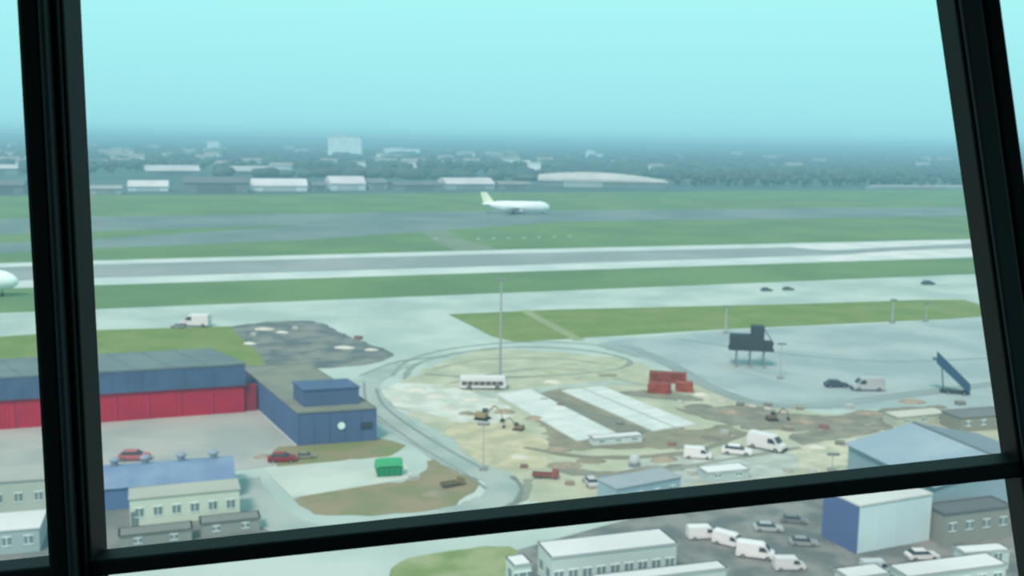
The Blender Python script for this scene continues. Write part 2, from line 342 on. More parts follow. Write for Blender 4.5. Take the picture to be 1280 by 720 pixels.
bld("portable_cabin","white cabin at the end of a concrete slab","cabin",P(742,558),P(803,553),2.0,1.2,mat((180,196,192),wall=True),WHITE,win=(3,.8,.5,.5),par=.1)
bld("portable_cabin","cream hut on the edge of the building site","cabin",P(1122,535),P(1186,529),4,1.8,mat((160,170,154),wall=True),mat((206,222,206)),win=(3,.8,.7,.8),par=.1)

def slab(label,pts,h,lines=8,mid=False):
    q=[P(u,v,h) for u,v in pts]
    vs=[(p.x,p.y,0) for p in q]+[(p.x,p.y,h) for p in q]
    m=M().add(vs,[(3,2,1,0),(4,5,6,7),(0,1,5,4),(1,2,6,5),(2,3,7,6),(3,0,4,7)],0)
    z=Vector((0,0,.01))
    for i in range(1,lines):
        t=i/lines; a=q[0].lerp(q[3],t); b=q[1].lerp(q[2],t); e=(q[3]-q[0]).normalized()*.06
        m.add([a-e+z,b-e+z,b+e+z,a+e+z],[(0,1,2,3)],1)
    if mid:
        a=q[0].lerp(q[1],.5); b=q[3].lerp(q[2],.5); e=(q[1]-q[0]).normalized()*.25
        m.add([a-e+z*2,b-e+z*2,b+e+z*2,a+e+z*2],[(0,1,2,3)],1)
    top("concrete_slab",label,"concrete",m.mesh("slab",[mat((218,242,236),rgb2=(202,230,224),scale=.2),mat((174,200,194))]))
slab("long pale new concrete slab with joints",[(620,492),(663,486),(770,541),(722,551)],.3)
slab("second wide pale concrete slab with centre joint",[(702,488),(752,482),(870,530),(816,538)],.3,10,True)

clear=[]
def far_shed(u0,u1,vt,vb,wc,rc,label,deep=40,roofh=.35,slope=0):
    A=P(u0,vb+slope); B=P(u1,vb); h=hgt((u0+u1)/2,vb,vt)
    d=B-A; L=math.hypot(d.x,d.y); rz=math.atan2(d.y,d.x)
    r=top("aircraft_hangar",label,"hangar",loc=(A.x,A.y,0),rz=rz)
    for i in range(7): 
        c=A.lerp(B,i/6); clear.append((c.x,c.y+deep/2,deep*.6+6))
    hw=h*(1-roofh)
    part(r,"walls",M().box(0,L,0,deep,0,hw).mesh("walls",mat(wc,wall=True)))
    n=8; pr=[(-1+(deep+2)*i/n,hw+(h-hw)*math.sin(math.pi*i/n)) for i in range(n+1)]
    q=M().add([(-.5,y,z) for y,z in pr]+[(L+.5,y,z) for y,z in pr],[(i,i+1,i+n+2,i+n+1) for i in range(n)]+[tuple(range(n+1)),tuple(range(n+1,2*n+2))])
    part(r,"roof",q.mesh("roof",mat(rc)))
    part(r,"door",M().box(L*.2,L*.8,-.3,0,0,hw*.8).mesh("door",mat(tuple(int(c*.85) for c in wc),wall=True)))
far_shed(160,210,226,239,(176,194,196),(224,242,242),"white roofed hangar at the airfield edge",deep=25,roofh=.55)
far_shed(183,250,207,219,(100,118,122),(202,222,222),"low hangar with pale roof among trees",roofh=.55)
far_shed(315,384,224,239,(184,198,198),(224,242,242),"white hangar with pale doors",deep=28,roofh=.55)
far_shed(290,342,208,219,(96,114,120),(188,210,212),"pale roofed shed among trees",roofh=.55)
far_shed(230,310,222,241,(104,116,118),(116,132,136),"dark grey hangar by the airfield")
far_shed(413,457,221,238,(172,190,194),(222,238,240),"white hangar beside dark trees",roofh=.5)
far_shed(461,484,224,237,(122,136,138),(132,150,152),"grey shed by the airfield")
far_shed(558,618,223,237,(130,150,152),(216,234,234),"white roofed hangar behind the airliner",roofh=.5)
# long hangar with arched long-axis roof
A=P(672,233); B=P(835,236); h=hgt(750,235,215)
d=B-A; L=math.hypot(d.x,d.y); rz=math.atan2(d.y,d.x)
r=top("aircraft_hangar","very long hangar with shallow curved white roof over dark wall","hangar",loc=(A.x,A.y,0),rz=rz)
for i in range(11):
    c=A.lerp(B,i/10); clear.append((c.x,c.y+30,44))
part(r,"walls",M().box(2,L-2,1,58,0,h*.42).mesh("walls",mat((100,120,118),wall=True)))
n=14; prf=[(L*i/n, h*(.42+.5*math.sin(math.pi*min(1,(i/n)*.82+.18))**.8)) for i in range(n+1)]
q=M().add([(x,0,h*.40+(z-h*.42)*.25) for x,z in prf]+[(x,22,z) for x,z in prf]+[(x,60,h*.42) for x,z in prf]+[(x,0,h*.36) for x,z in prf],
  [(a*(n+1)+i,a*(n+1)+i+1,b*(n+1)+i+1,b*(n+1)+i) for a,b in((0,1),(1,2),(3,0),(2,3)) for i in range(n)])
part(r,"roof",q.mesh("roof",mat((208,226,220))))
part(r,"door",M().box(L*.2,L*.5,.6,1,0,h*.34).mesh("door",mat((140,158,154),wall=True)))
far_shed(391,409,228,239,(104,118,120),(126,146,148),"small grey shed by the airfield")
far_shed(-60,22,206,219,(110,130,130),(215,228,226),"pale roofed hangar at the field edge")
far_shed(-40,30,226,243,(100,116,118),(116,136,138),"dark hangar at the field edge",deep=25)
far_shed(112,152,232,243,(136,154,152),(172,190,190),"low grey shed at the field edge",deep=15)
far_shed(494,553,228,238,(108,124,124),(120,138,140),"low dark shed beyond the runway")
far_shed(624,664,227,237,(108,124,124),(146,162,160),"low grey shed beyond the runway",deep=25)
far_shed(1090,1204,232,236,(150,168,164),(176,194,188),"long low pale shed before the woods",deep=12)
def block(u0,u1,vt,y,label):
    a=at_y(u0,vt,y); b=at_y(u1,vt,y)
    h=a.z; r=top("office_block",label,"building",loc=(a.x,y,0))
    L=b.x-a.x
    for i in range(5): clear.append((a.x+L*i/4,y+15,30))
    part(r,"walls",M().box(0,L,0,30,0,h).mesh("walls",mat((214,228,232),wall=True)))
    part(r,"roof",M().box(-1,L+1,-1,31,h,h+1).box(L*.15,L*.55,8,20,h+1,h+4).mesh("roof",WHITE))
    q=M()
    for i in range(int(h/4)): q.box(1,L-1,-.3,0,i*4+1.4,i*4+2.2)
    part(r,"window",q.mesh("window",mat((186,202,208),wall=True)))
block(410,451,171,2500,"big pale multi-storey block above distant trees")
block(480,524,186,3000,"long low pale block above distant trees")
block(733,744,189,3000,"small white block among distant trees")
block(259,273,177,3200,"small pale block on the skyline")
block(648,676,204,1560,"white building among the woods")

# trees
TG=[mat((66,98,100),rgb2=(80,110,106),scale=.1),mat((74,104,100),rgb2=(88,116,110),scale=.1),mat((70,98,106),rgb2=(82,106,108),scale=.1)]
TR=mat((76,80,74))
tm=[]
for k in range(6):
    q=M().cyl((0,0,0),(0,0,5),.5,.3,6,1)
    for i in range(7):
        a=random.uniform(0,6.28); rr=random.uniform(0,2.4)
        q.ell((rr*math.cos(a),rr*math.sin(a),random.uniform(4,9.5)),(random.uniform(2.2,3.6),)*2+(random.uniform(2,3.2),),8,5,.15)
    tm.append(q.mesh("tree",[TG[k%3],TR],True))
cnt=0; tpos=[]; sheds=list(clear)
def tree(x,y,s,lab="leafy dark green tree in the hazy tree belt"):
    global cnt
    if any((a-x)**2+(b-y)**2<(5.4*(s+t))**2 for a,b,t in tpos): return 0
    if any((a-x)**2+(b-y)**2<(c-2)**2 for a,b,c in sheds): return 0
    tpos.append((x,y,s)); cnt+=1
    o=top("tree",lab,"tree",tm[cnt%6],loc=(x,y,0),rz=random.uniform(0,6.28),group="trees at the airfield edge"); o.scale=(s*random.uniform(.95,1.15),s*random.uniform(.9,1.15),s); return 1
def belt(n,f,lo,hi,lab=None):
    k=0; t=0
    while k<n and t<n*12:
        t+=1; p=P(*f())
        k+= tree(p.x,p.y,random.uniform(lo,hi),lab) if lab else tree(p.x,p.y,random.uniform(lo,hi))
belt(165,lambda:(random.uniform(838,1215),random.uniform(224,234)),.85,1.25)
belt(55,lambda:(random.uniform(486,668),random.uniform(212,220)),1.0,1.5,"dark tree rising behind the hangars")
belt(70,lambda:(random.uniform(110,486),random.uniform(210,217)),.8,1.2,"tree between distant hangars")
for (x,y,s) in tpos: clear.append((x,y,10))
hm=[]
for c in ((206,220,220),(180,192,188),(154,172,176)):
    q=M().box(-9,9,-5,5,0,7,0).add([(-9.5,-5.5,7),(9.5,-5.5,7),(9.5,5.5,7),(-9.5,5.5,7),(-9.5,0,11),(9.5,0,11)],[(0,1,5,4),(2,3,4,5),(0,4,3),(1,2,5)],1)
    hm.append(q.mesh("house",[mat(c,wall=True),mat((154,168,168))]))
nh=0; tries=0
while nh<80 and tries<6000:
    tries+=1
    y=1350*(2.8**random.random()); x=y*random.uniform(-.5,.42)
    if x>0 and random.random()<.75: continue
    if any((a-x)**2+(b-y)**2<(c+26)**2 for a,b,c in clear): continue
    s=random.uniform(.9,1.6); nh+=1; clear.append((x,y,17*s))
    o=top("house","small pale house among distant trees","house",hm[nh%3],loc=(x,y,0),rz=random.uniform(-.5,.5),group="distant houses"); o.scale=(s*1.3,s,s*.9)
q=M()
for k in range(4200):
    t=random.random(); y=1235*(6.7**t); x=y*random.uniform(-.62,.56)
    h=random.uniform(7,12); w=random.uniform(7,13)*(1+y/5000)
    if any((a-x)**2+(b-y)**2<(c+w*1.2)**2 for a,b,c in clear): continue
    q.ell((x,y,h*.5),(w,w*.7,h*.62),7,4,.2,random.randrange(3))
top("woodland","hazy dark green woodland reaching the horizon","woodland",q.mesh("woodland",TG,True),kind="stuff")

# ---------------------------------------------------------------- vehicles
VC={}
def wheelm(r,w): 
    k=('w',r,w)
    if k not in VC: VC[k]=M().cyl((0,-w/2,0),(0,w/2,0),r,n=16,m=0).cyl((0,-w/2-.01,0),(0,w/2+.01,0),r*.55,n=12,m=1).mesh("wheel",[TYRE,STEEL])
    return VC[k]
def wheels(r,xs,hw,rad,w=.22):
    for x in xs:
        for s in (-1,1): part(r,"wheel",wheelm(rad,w),loc=(x,s*hw,rad))
def car(p,rz,rgb,lab,s=1.0,group="parked cars"):
    bm=mat(rgb,rough=.4)
    k=('car',rgb)
    if k not in VC:
        VC[k]=(M().prof([(-2.15,.28,.84),(2.1,.28,.84),(2.22,.55,.84),(2.1,.8,.8),(1.15,.93,.8),(-1.9,.97,.8),(-2.2,.78,.84)]).prof([(-1.35,1.37,.64),(.5,1.35,.64),(.3,1.46,.56),(-1.15,1.48,.56)]).mesh("body",bm),
          M().prof([(-1.8,.95,.78),(1.15,.9,.78),(.48,1.37,.63),(-1.35,1.39,.63)]).mesh("window",GLASS),
          M().box(2.12,2.22,-.15,.15,.58,.74).mesh("headlamp",WHITE))
    r=top("car",lab,"car",loc=p,rz=rz,group=group); b=VC[k]
    part(r,"body",b[0],bev=.05); part(r,"window",b[1])
    for y in(-.6,.6): part(r,"headlamp",b[2],loc=(0,y,0))
    wheels(r,(-1.35,1.35),.78,.32); r.scale=(s,s,s); return r
def van(p,rz,rgb,lab,s=1.0,group="parked vans"):
    k=('van',rgb)
    if k not in VC:
        bm=mat(rgb,rough=.4)
        VC[k]=(M().prof([(-2.7,.35,.97),(2.6,.35,.97),(2.72,.7,.97),(2.6,1.05,.95),(2.0,1.28,.93),(1.3,2.12,.86),(1.0,2.32,.82),(-2.62,2.38,.84),(-2.72,1.25,.97)]).mesh("body",bm),
          M().add([(1.99,-.82,1.36),(1.99,.82,1.36),(1.38,.76,2.08),(1.38,-.76,2.08)],[(0,1,2,3)]).mesh("windscreen",GLASS),
          M().add([(.5,-.975,1.3),(1.75,-.965,1.3),(1.25,-.9,1.95),(.5,-.915,1.95)],[(0,1,2,3)]).mesh("side_window",GLASS),
          M().add([(.5,.975,1.3),(1.75,.965,1.3),(1.25,.9,1.95),(.5,.915,1.95)],[(0,1,2,3)]).mesh("side_window",GLASS),
          M().box(2.6,2.8,-.95,.95,.35,.6).mesh("bumper",DARK))
    r=top("van",lab,"van",loc=p,rz=rz,group=group); b=VC[k]
    part(r,"body",b[0],bev=.06); part(r,"windscreen",b[1],loc=(.03,0,.03)); part(r,"side_window",b[2]); part(r,"side_window",b[3]); part(r,"bumper",b[4]); wheels(r,(-1.7,1.75),.9,.36); r.scale=(s,s,s); return r
W=(230,250,248)
van(P(872,573),math.radians(-8),W,"low white van parked on the building site",.82)
car(P(921,568),math.radians(-15),W,"white hatchback parked beside a van",1.1)
van(P(958,562),math.radians(-38),W,"white panel van parked on the building site",1.15)
van(P(878,673),math.radians(10),W,"white van parked by the cabins",.75)
van(P(911,682),math.radians(-35),W,"white van between parked cars",.75)
van(P(944,697),math.radians(-15),W,"white van in the car park",.85)
car(P(960,664),math.radians(-5),(176,198,198),"silver car in the car park",.85)
car(P(992,654),math.radians(-10),(126,142,144),"dark grey car in the car park",.8)
car(P(1004,682),math.radians(-5),(150,168,168),"grey car in the car park",.8)
van(P(1095,716),math.radians(8),(200,226,228),"pale blue van in front of the white building",.7)
car(P(1152,699),math.radians(8),W,"white car in front of the white building",.9)
van(P(986,712),math.radians(4),(214,232,230),"white van beside the front row of cabins",.7)
car(P(353,577),math.radians(8),(150,48,56),"red car in the yard with dark windows",1.0)
car(P(382,573),math.radians(10),(150,160,140),"pale grey car in the yard",.7)
car(P(168,575),math.radians(10),(186,120,126),"pale red car in the hangar yard",1.1)
car(P(1045,484),math.radians(0),(70,88,102),"dark blue car on the apron",1.1)
van(P(1084,488),math.radians(180),(184,206,206),"pale grey van on the apron",1.2)
van(P(245,408),math.radians(175),W,"white truck-like van on the taxiway edge",1.4)
car(P(222,410),math.radians(175),(150,170,170),"grey car beside the white van",.8)
car(P(738,606),math.radians(100),(206,226,224),"white car on the building site",.9)
car(P(958,364),math.radians(10),(96,116,120),"small dark car on the taxiway",.9)
car(P(985,363),math.radians(10),(100,120,124),"small dark car on the taxiway",.9)
car(P(1160,356),math.radians(10),(84,104,110),"small dark car on the taxiway",1.1)
def truck(p,rz,rgb,bed,lab,s=1):
    r=top("flatbed_truck",lab,"truck",loc=p,rz=rz)
    part(r,"cab",M().prof([(1.8,.6,1.1),(3.5,.6,1.1),(3.55,1.5,1.1),(3.2,2.6,1.0),(1.8,2.7,1.0)]).mesh("cab",mat(rgb)),bev=.06)
    part(r,"windscreen",M().add([(3.57,-.95,1.6),(3.57,.95,1.6),(3.28,.9,2.45),(3.28,-.9,2.45)],[(0,1,2,3)]).mesh("windscreen",GLASS))
    part(r,"bed",M().box(-3.6,1.6,-1.15,1.15,.85,1.05).box(-3.6,1.6,-1.15,-1.08,1.05,1.5).box(-3.6,1.6,1.08,1.15,1.05,1.5).box(-3.6,-3.5,-1.1,1.1,1.05,1.5).mesh("bed",mat(bed)))
    wheels(r,(-2.6,-1.6,2.6),1.0,.45,.3); r.scale=(s,s,s)
truck(P(682,598),math.radians(-8),(160,98,90),(142,94,86),"dull red flatbed truck on the dirt",.55)
truck(P(566,608),math.radians(30),(138,142,108),(122,122,98),"muddy tipper truck on the earth patch",.5)
r=top("bus","white single-deck airport bus with dark window band","bus",loc=P(604,486),rz=math.radians(2))
part(r,"body",M().prof([(-4.6,.4,1.2),(4.5,.4,1.2),(4.65,1.2,1.2),(4.5,2.3,1.12),(4.3,2.6,1.05),(-4.5,2.65,1.05),(-4.65,2.3,1.15)]).mesh("body",WHITE),bev=.08)
q=M()
for i in range(7): q.box(-4.3+i*1.2,-3.25+i*1.2,-1.24,1.24,1.0,1.8)
part(r,"window",q.mesh("window",mat((104,108,102),rough=.3)))
part(r,"windscreen",M().box(4.5,4.66,-1,1,1.2,2.1).mesh("windscreen",GLASS)); wheels(r,(-2.8,2.8),1.1,.48,.3)
r=top("waste_skip","bright green covered skip on the concrete pad","skip",loc=P(486,594),rz=math.radians(12))
G=mat((44,160,108)); r.scale=(.88,.88,1.05)
part(r,"body",M().prof([(-2.0,0.15,1.1),(2.0,.15,1.1),(2.4,1.4,1.2),(-2.4,1.4,1.2)]).mesh("body",G),bev=.1)
q=M(); n=8; pr=[(-1.2+2.4*i/n,1.4+1.0*math.sin(math.pi*i/n)) for i in range(n+1)]
q.add([(-2.3,y,z) for y,z in pr]+[(-1.6,y,z+.2) for y,z in pr]+[(1.6,y,z+.2) for y,z in pr]+[(2.3,y,z) for y,z in pr],[(k*(n+1)+i,k*(n+1)+i+1,(k+1)*(n+1)+i+1,(k+1)*(n+1)+i) for k in range(3) for i in range(n)]+[tuple(range(n+1)),tuple(range(3*n+3,4*n+4))])
part(r,"cover",q.mesh("cover",mat((64,182,126))))
q=M()
for x in (-1.8,-.9,0,.9,1.8): q.box(x-.07,x+.07,-1.25,1.25,.2,1.4)
part(r,"rib",q.mesh("rib",mat((36,138,92))))
part(r,"skid",M().box(-2.0,2.0,-.8,-.6,0,.15).box(-2.0,2.0,.6,.8,0,.15).mesh("skid",DARK))
def container(p,rz,rgb,lab,L=6.0,hz=1.0):
    r=top("shipping_container",lab,"container",loc=(p.x,p.y,0),rz=rz)
    m=M().box(-L/2,L/2,-1.2,1.2,.1,2.55)
    for i in range(int(L/.4)):
        x=-L/2+.2+i*.4; m.box(x-.08,x+.08,-1.26,1.26,.2,2.45)
    for x in(-L/2,L/2):
        for y in(-1.2,1.2): m.box(x-.1,x+.1,y-.1,y+.1,0,2.65)
    part(r,"body",m.mesh("body",mat(rgb,rgb2=tuple(int(c*.8) for c in rgb),scale=.6)))
    part(r,"door",M().box(L/2,L/2+.08,-1.1,-.03,.2,2.45).box(L/2,L/2+.08,.03,1.1,.2,2.45).box(L/2+.08,L/2+.14,-.3,-.24,.3,2.4).box(L/2+.08,L/2+.14,.24,.3,.3,2.4).mesh("door",mat(tuple(int(c*.85) for c in rgb))))
    r.scale=(1,1,hz)
container(P(824,491),math.radians(-14),(164,82,68),"rusty dull red steel container on site",4.2,.8)
container(P(855,489),math.radians(-6),(172,90,72),"faded dull red container beside another",3.2,.72)
pb=P(836,480); container(Vector((pb.x,pb.y+1.8,0)),math.radians(-10),(152,78,66),"dark rusty container behind the others",7.4,.8)
def mast(u,vb,vt,r0,lab):
    p=P(u,vb); h=hgt(u,vb,vt)
    r=top("floodlight_mast",lab,"lamp post",loc=p)
    part(r,"pole",M().cyl((0,0,0),(0,0,h),r0,r0*.5,10).mesh("pole",mat((170,196,192))))
    part(r,"base",M().box(-.6,.6,-.6,.6,0,.5).mesh("base",mat((150,165,160))))
    q=M().box(-.9,.9,-.1,.1,h-.2,h)
    for x in(-.75,-.25,.25,.75): q.box(x-.18,x+.18,-.35,0,h-.1,h+.3)
    part(r,"lamp_head",q.mesh("lamp_head",STEEL))
mast(625,476,350,.32,"tall slender floodlight mast on the building site")
mast(907,417,383,.35,"grey floodlight mast at the apron edge")
mast(1115,404,375,.4,"grey floodlight mast at the apron edge")
mast(1157,402,379,.2,"thin lamp mast beyond the apron")
mast(975,474,430,.16,"thin pale lamp post on the apron")
mast(604,588,530,.1,"thin lamp post on the site road")
mast(1040,590,568,.1,"short lamp post near the shed")
p=P(938,458); h0=hgt(938,458,437); ht=hgt(938,458,407)
r=top("gantry","dark blocky equipment unit on low pale steel trestle","tower",loc=p,rz=math.radians(-8))
DK=mat((58,74,80)); zz=ht-h0
q=M().box(-5.0,4.8,-1.8,1.8,h0,h0+.5).box(-4.8,-.2,-1.5,1.5,h0+.5,h0+zz*.62).box(-.2,2.6,-1.5,1.5,h0+.5,h0+zz).box(2.6,4.6,-1.3,1.3,h0+.5,h0+zz*.38)
part(r,"cabin",q.mesh("cabin",DK))
part(r,"rail",M().cyl((2.6,-1.3,h0+zz*.9),(4.8,-1.3,h0+zz*.3),.12,n=6).mesh("rail",DK))
me=M().cyl((0,0,0),(0,0,h0),.13,n=8).box(-.5,.5,-.5,.5,0,.2).mesh("leg",mat((150,172,172)))
for x in(-3.2,-.2,2.8):
    for y in(-1.4,1.4): part(r,"leg",me,loc=(x,y,0))
part(r,"brace",M().cyl((-3.2,-1.4,.3),(-.2,-1.4,h0-.3),.07,n=6).mesh("brace",mat((150,172,172))))
part(r,"brace",M().cyl((-.2,-1.4,.3),(2.8,-1.4,h0-.3),.07,n=6).mesh("brace",mat((150,172,172))))
p=P(1212,494); hs=hgt(1165,490,443)
q0=P(1168,490)-p; Ls=q0.length
r=top("boarding_stairs","blue mobile aircraft boarding stairs","aircraft stairs",loc=p,rz=math.atan2(q0.y,q0.x))
SB=mat((52,96,128))
for s in(-1,1):
    q=M().add([(0,s*1.1,.4),(Ls,s*1.1,hs-1.6),(Ls,s*1.1,hs+.5),(0,s*1.1,2.1),(0,s*.95,.4),(Ls,s*.95,hs-1.6),(Ls,s*.95,hs+.5),(0,s*.95,2.1)],[(0,1,2,3),(4,5,6,7),(0,1,5,4),(2,3,7,6),(1,2,6,5),(0,3,7,4)])
    part(r,"side_panel",q.mesh("side_panel",SB))
q=M(); n=18
for i in range(n):
    x=Ls*i/n; z=.4+(hs-1.3)*i/n; q.box(x,x+Ls/n+.05,-.95,.95,z,z+.15)
q.box(Ls,Ls+.8,-1,1,hs-1.0,hs-.8)
part(r,"steps",q.mesh("steps",mat((80,110,135))))
q=M()
for s in(-1,1): q.cyl((Ls*.75,s*.9,.5),(Ls*.85,s*.9,hs-2.0),.1,n=8)
q.box(0,Ls*.85,-.8,.8,.35,.7); part(r,"chassis",q.mesh("chassis",DK)); wheels(r,(1,Ls-2.5),.95,.38,.25)
def excavator(p,rz,s,rgb,lab):
    r=top("excavator",lab,"excavator",loc=p,rz=rz); Y=mat(rgb)
    for y in(-1,1): part(r,"track",M().prof([(-1.6,0,.25),(1.6,0,.25),(1.95,.4,.25),(1.6,.8,.25),(-1.6,.8,.25),(-1.95,.4,.25)]).mesh("track",TYRE),loc=(0,y,0))
    part(r,"body",M().box(-1.9,1.2,-1.2,1.2,.85,1.9).mesh("body",Y),bev=.08)
    part(r,"cab",M().prof([(-.1,1.9,.5),(1.3,1.9,.5),(1.15,2.9,.45),(-.1,2.95,.45)]).mesh("cab",GLASS),loc=(0,.6,0))
    part(r,"boom",M().cyl((1,-.3,1.6),(3.4,-.3,4.2),.25,.2,8).cyl((3.4,-.3,4.2),(5.2,-.3,3.0),.2,.15,8).mesh("boom",Y))
    part(r,"arm",M().cyl((5.2,-.3,3.1),(5.5,-.3,1.0),.17,.12,8).mesh("arm",Y))
    part(r,"bucket",M().prof([(5.2,.9,.5),(5.8,1.1,.5),(6,.5,.5),(5.5,.1,.5),(5,.5,.5)]).mesh("bucket",DARK),loc=(0,-.3,0))
    r.scale=(s,s,s)
excavator(P(603,525),math.radians(-20),.7,(156,152,116),"muddy yellow tracked excavator on pale earth")
excavator(P(648,538),math.radians(160),.5,(140,134,108),"brown tracked excavator by the slab")
excavator(P(965,526),math.radians(10),.55,(124,120,98),"small excavator among earth heaps")
hmn=[]
for k in range(4):
    q=M(); nu=16; rings=[(1,0),(.8,.35),(.5,.75),(.2,.98)]
    vs=[]
    for rr,z in rings:
        for i in range(nu):
            a=6.283*i/nu; j=1+random.uniform(-.15,.15); vs.append((rr*j*math.cos(a),rr*j*math.sin(a)*.6,z*(1+random.uniform(-.12,.12)) if z else 0))
    vs.append((0,0,1.03)); fs=[]
    for b in range(3): fs+=[(b*nu+i,b*nu+(i+1)%nu,(b+1)*nu+(i+1)%nu,(b+1)*nu+i) for i in range(nu)]
    fs+=[(3*nu+i,3*nu+(i+1)%nu,4*nu) for i in range(nu)]
    hmn.append(q.add(vs,fs).mesh("heap",[BR,mat((168,168,146),rgb2=(144,148,128),scale=.5),mat((216,232,216)),mat((132,142,128))][k],True))
hp=[(630,516,2.2,.7,1),(584,518,1.8,.6,0),(668,524,2,.6,1),(705,583,3,.6,1),(738,577,2.6,.6,0),(830,576,2.6,.7,1),(872,509,3,.6,3),(908,516,2.6,.7,1),(937,520,2.4,.7,3),(1005,527,3,.6,1),(1050,526,3,.6,0),(1085,517,3,.6,1),
    (520,488,2.6,.5,2),(545,496,2.5,.5,2),(495,500,2,.4,2),(545,618,2.5,.6,0),(888,549,2,.6,3),(1140,503,3,.6,1),(330,412,3,.6,2),(352,416,2,.5,2),(312,430,2,.5,2),(430,435,3,.5,2),(464,438,2,.5,2),(698,563,2.5,.6,1),(328,572,1.6,.5,1),
    (560,512,2,.4,2),(590,500,2.2,.4,2),(690,478,2.2,.5,2),(760,470,2.5,.5,0),(876,494,1.8,.5,2),(650,572,2,.4,2),(1020,560,2,.5,2),(1110,526,2.4,.5,3)]
for u,v,s,z,k in hp:
    o=top("earth_heap",["brown earth heap on the building site","sandy brown spoil heap on site","pale rubble heap on bare ground","dark soil heap on site"][k],"heap",hmn[k],loc=P(u,v),rz=random.uniform(-.4,.4),group="spoil heaps"); o.scale=(s,s,z)
def stack(p,rz,s,cols,lab):
    m=M()
    for i in range(4): m.box(-1+.02*i,1-.03*i,-.7,.7,.12+i*.2,.3+i*.2,i%2)
    m.box(-1,1,-.6,-.4,0,.12,0).box(-1,1,.4,.6,0,.12,0)
    o=top("material_stack",lab,"stack",m.mesh("stack",[mat(cols[0]),mat(cols[1])]),loc=p,rz=rz,group="building material stacks"); o.scale=(s,s,s)
sc=[(((148,152,134),(166,170,150)),"brown stacked boards on the building site"),(((204,222,214),(184,204,198)),"pale stacked blocks on the building site"),(((122,136,132),(146,158,150)),"grey stacked pallets on the building site"),(((156,132,118),(144,124,110)),"reddish stacked bricks on the building site")]
for i,(u,v,s) in enumerate(((680,501,.6),(700,508,.6),(775,531,.6),(906,543,.8),(985,538,.8),(1030,536,.9),(815,602,.9),(866,594,.8),(712,606,.7),(1062,510,.8),(960,508,.8),(318,420,.9),(370,412,.9),(448,424,.9),(1050,556,.8),(518,600,.8),(1000,512,.7),(655,585,.6),(1160,516,.8),(850,504,.6),(1100,546,.8),(720,474,.6),(925,507,.7),(1015,592,.7),(985,590,.7),(840,557,.6),(1200,506,.9),(1180,522,.7))):
    c,lb=sc[(i*7)%4 if i%3 else 1]
    stack(P(u,v),random.uniform(-.5,.5),s,c,lb)
r=top("storage_tank","small upright pale storage tank on site","tank",loc=P(793,583))
part(r,"body",M().cyl((0,0,.3),(0,0,1.5),.8,n=16).ell((0,0,1.5),(.8,.8,.4),16,6).mesh("body",mat((190,214,212)),True)); part(r,"base",M().box(-.9,.9,-.9,.9,0,.3).mesh("base",STEEL))
r=top("storage_tank","blue-grey upright tank beside site office","tank",loc=P(757,620))
part(r,"body",M().cyl((0,0,.3),(0,0,2.6),.8,n=16).ell((0,0,2.6),(.8,.8,.4),16,6).mesh("body",mat((124,158,182)),True)); part(r,"base",M().box(-1,1,-1,1,0,.3).mesh("base",STEEL))
pf=[(-1,0,.3),(1,0,.3),(1,.25,.28),(1,.8,.1),(-1,.8,.1),(-1,.25,.28)]
bmh=M().prof(pf).mesh("barrier",mat((200,214,204)))
A=P(884,500);B=P(1000,519); rz=math.atan2(B.y-A.y,B.x-A.x)
for i in range(6):
    o=top("traffic_barrier","pale road barrier block edging the site road","barrier",bmh,loc=A.lerp(B,i/6),rz=rz,group="site barriers"); o.scale=(.7,.7,.7)
mk=M().box(-.8,.8,-.15,.15,.4,1.5,0).cyl((-.5,0,0),(-.5,0,.5),.06,n=6,m=1).cyl((.5,0,0),(.5,0,.5),.06,n=6,m=1).mesh("marker",[mat((160,215,196)),DARK])
for i in range(7): top("runway_marker","small pale marker board in the grass","sign",mk,loc=P(598+i*19,301-i*.5),group="runway marker boards")
top("runway_marker","white marker board beside the grey runway","sign",mk,loc=P(545,301),group="runway marker boards")

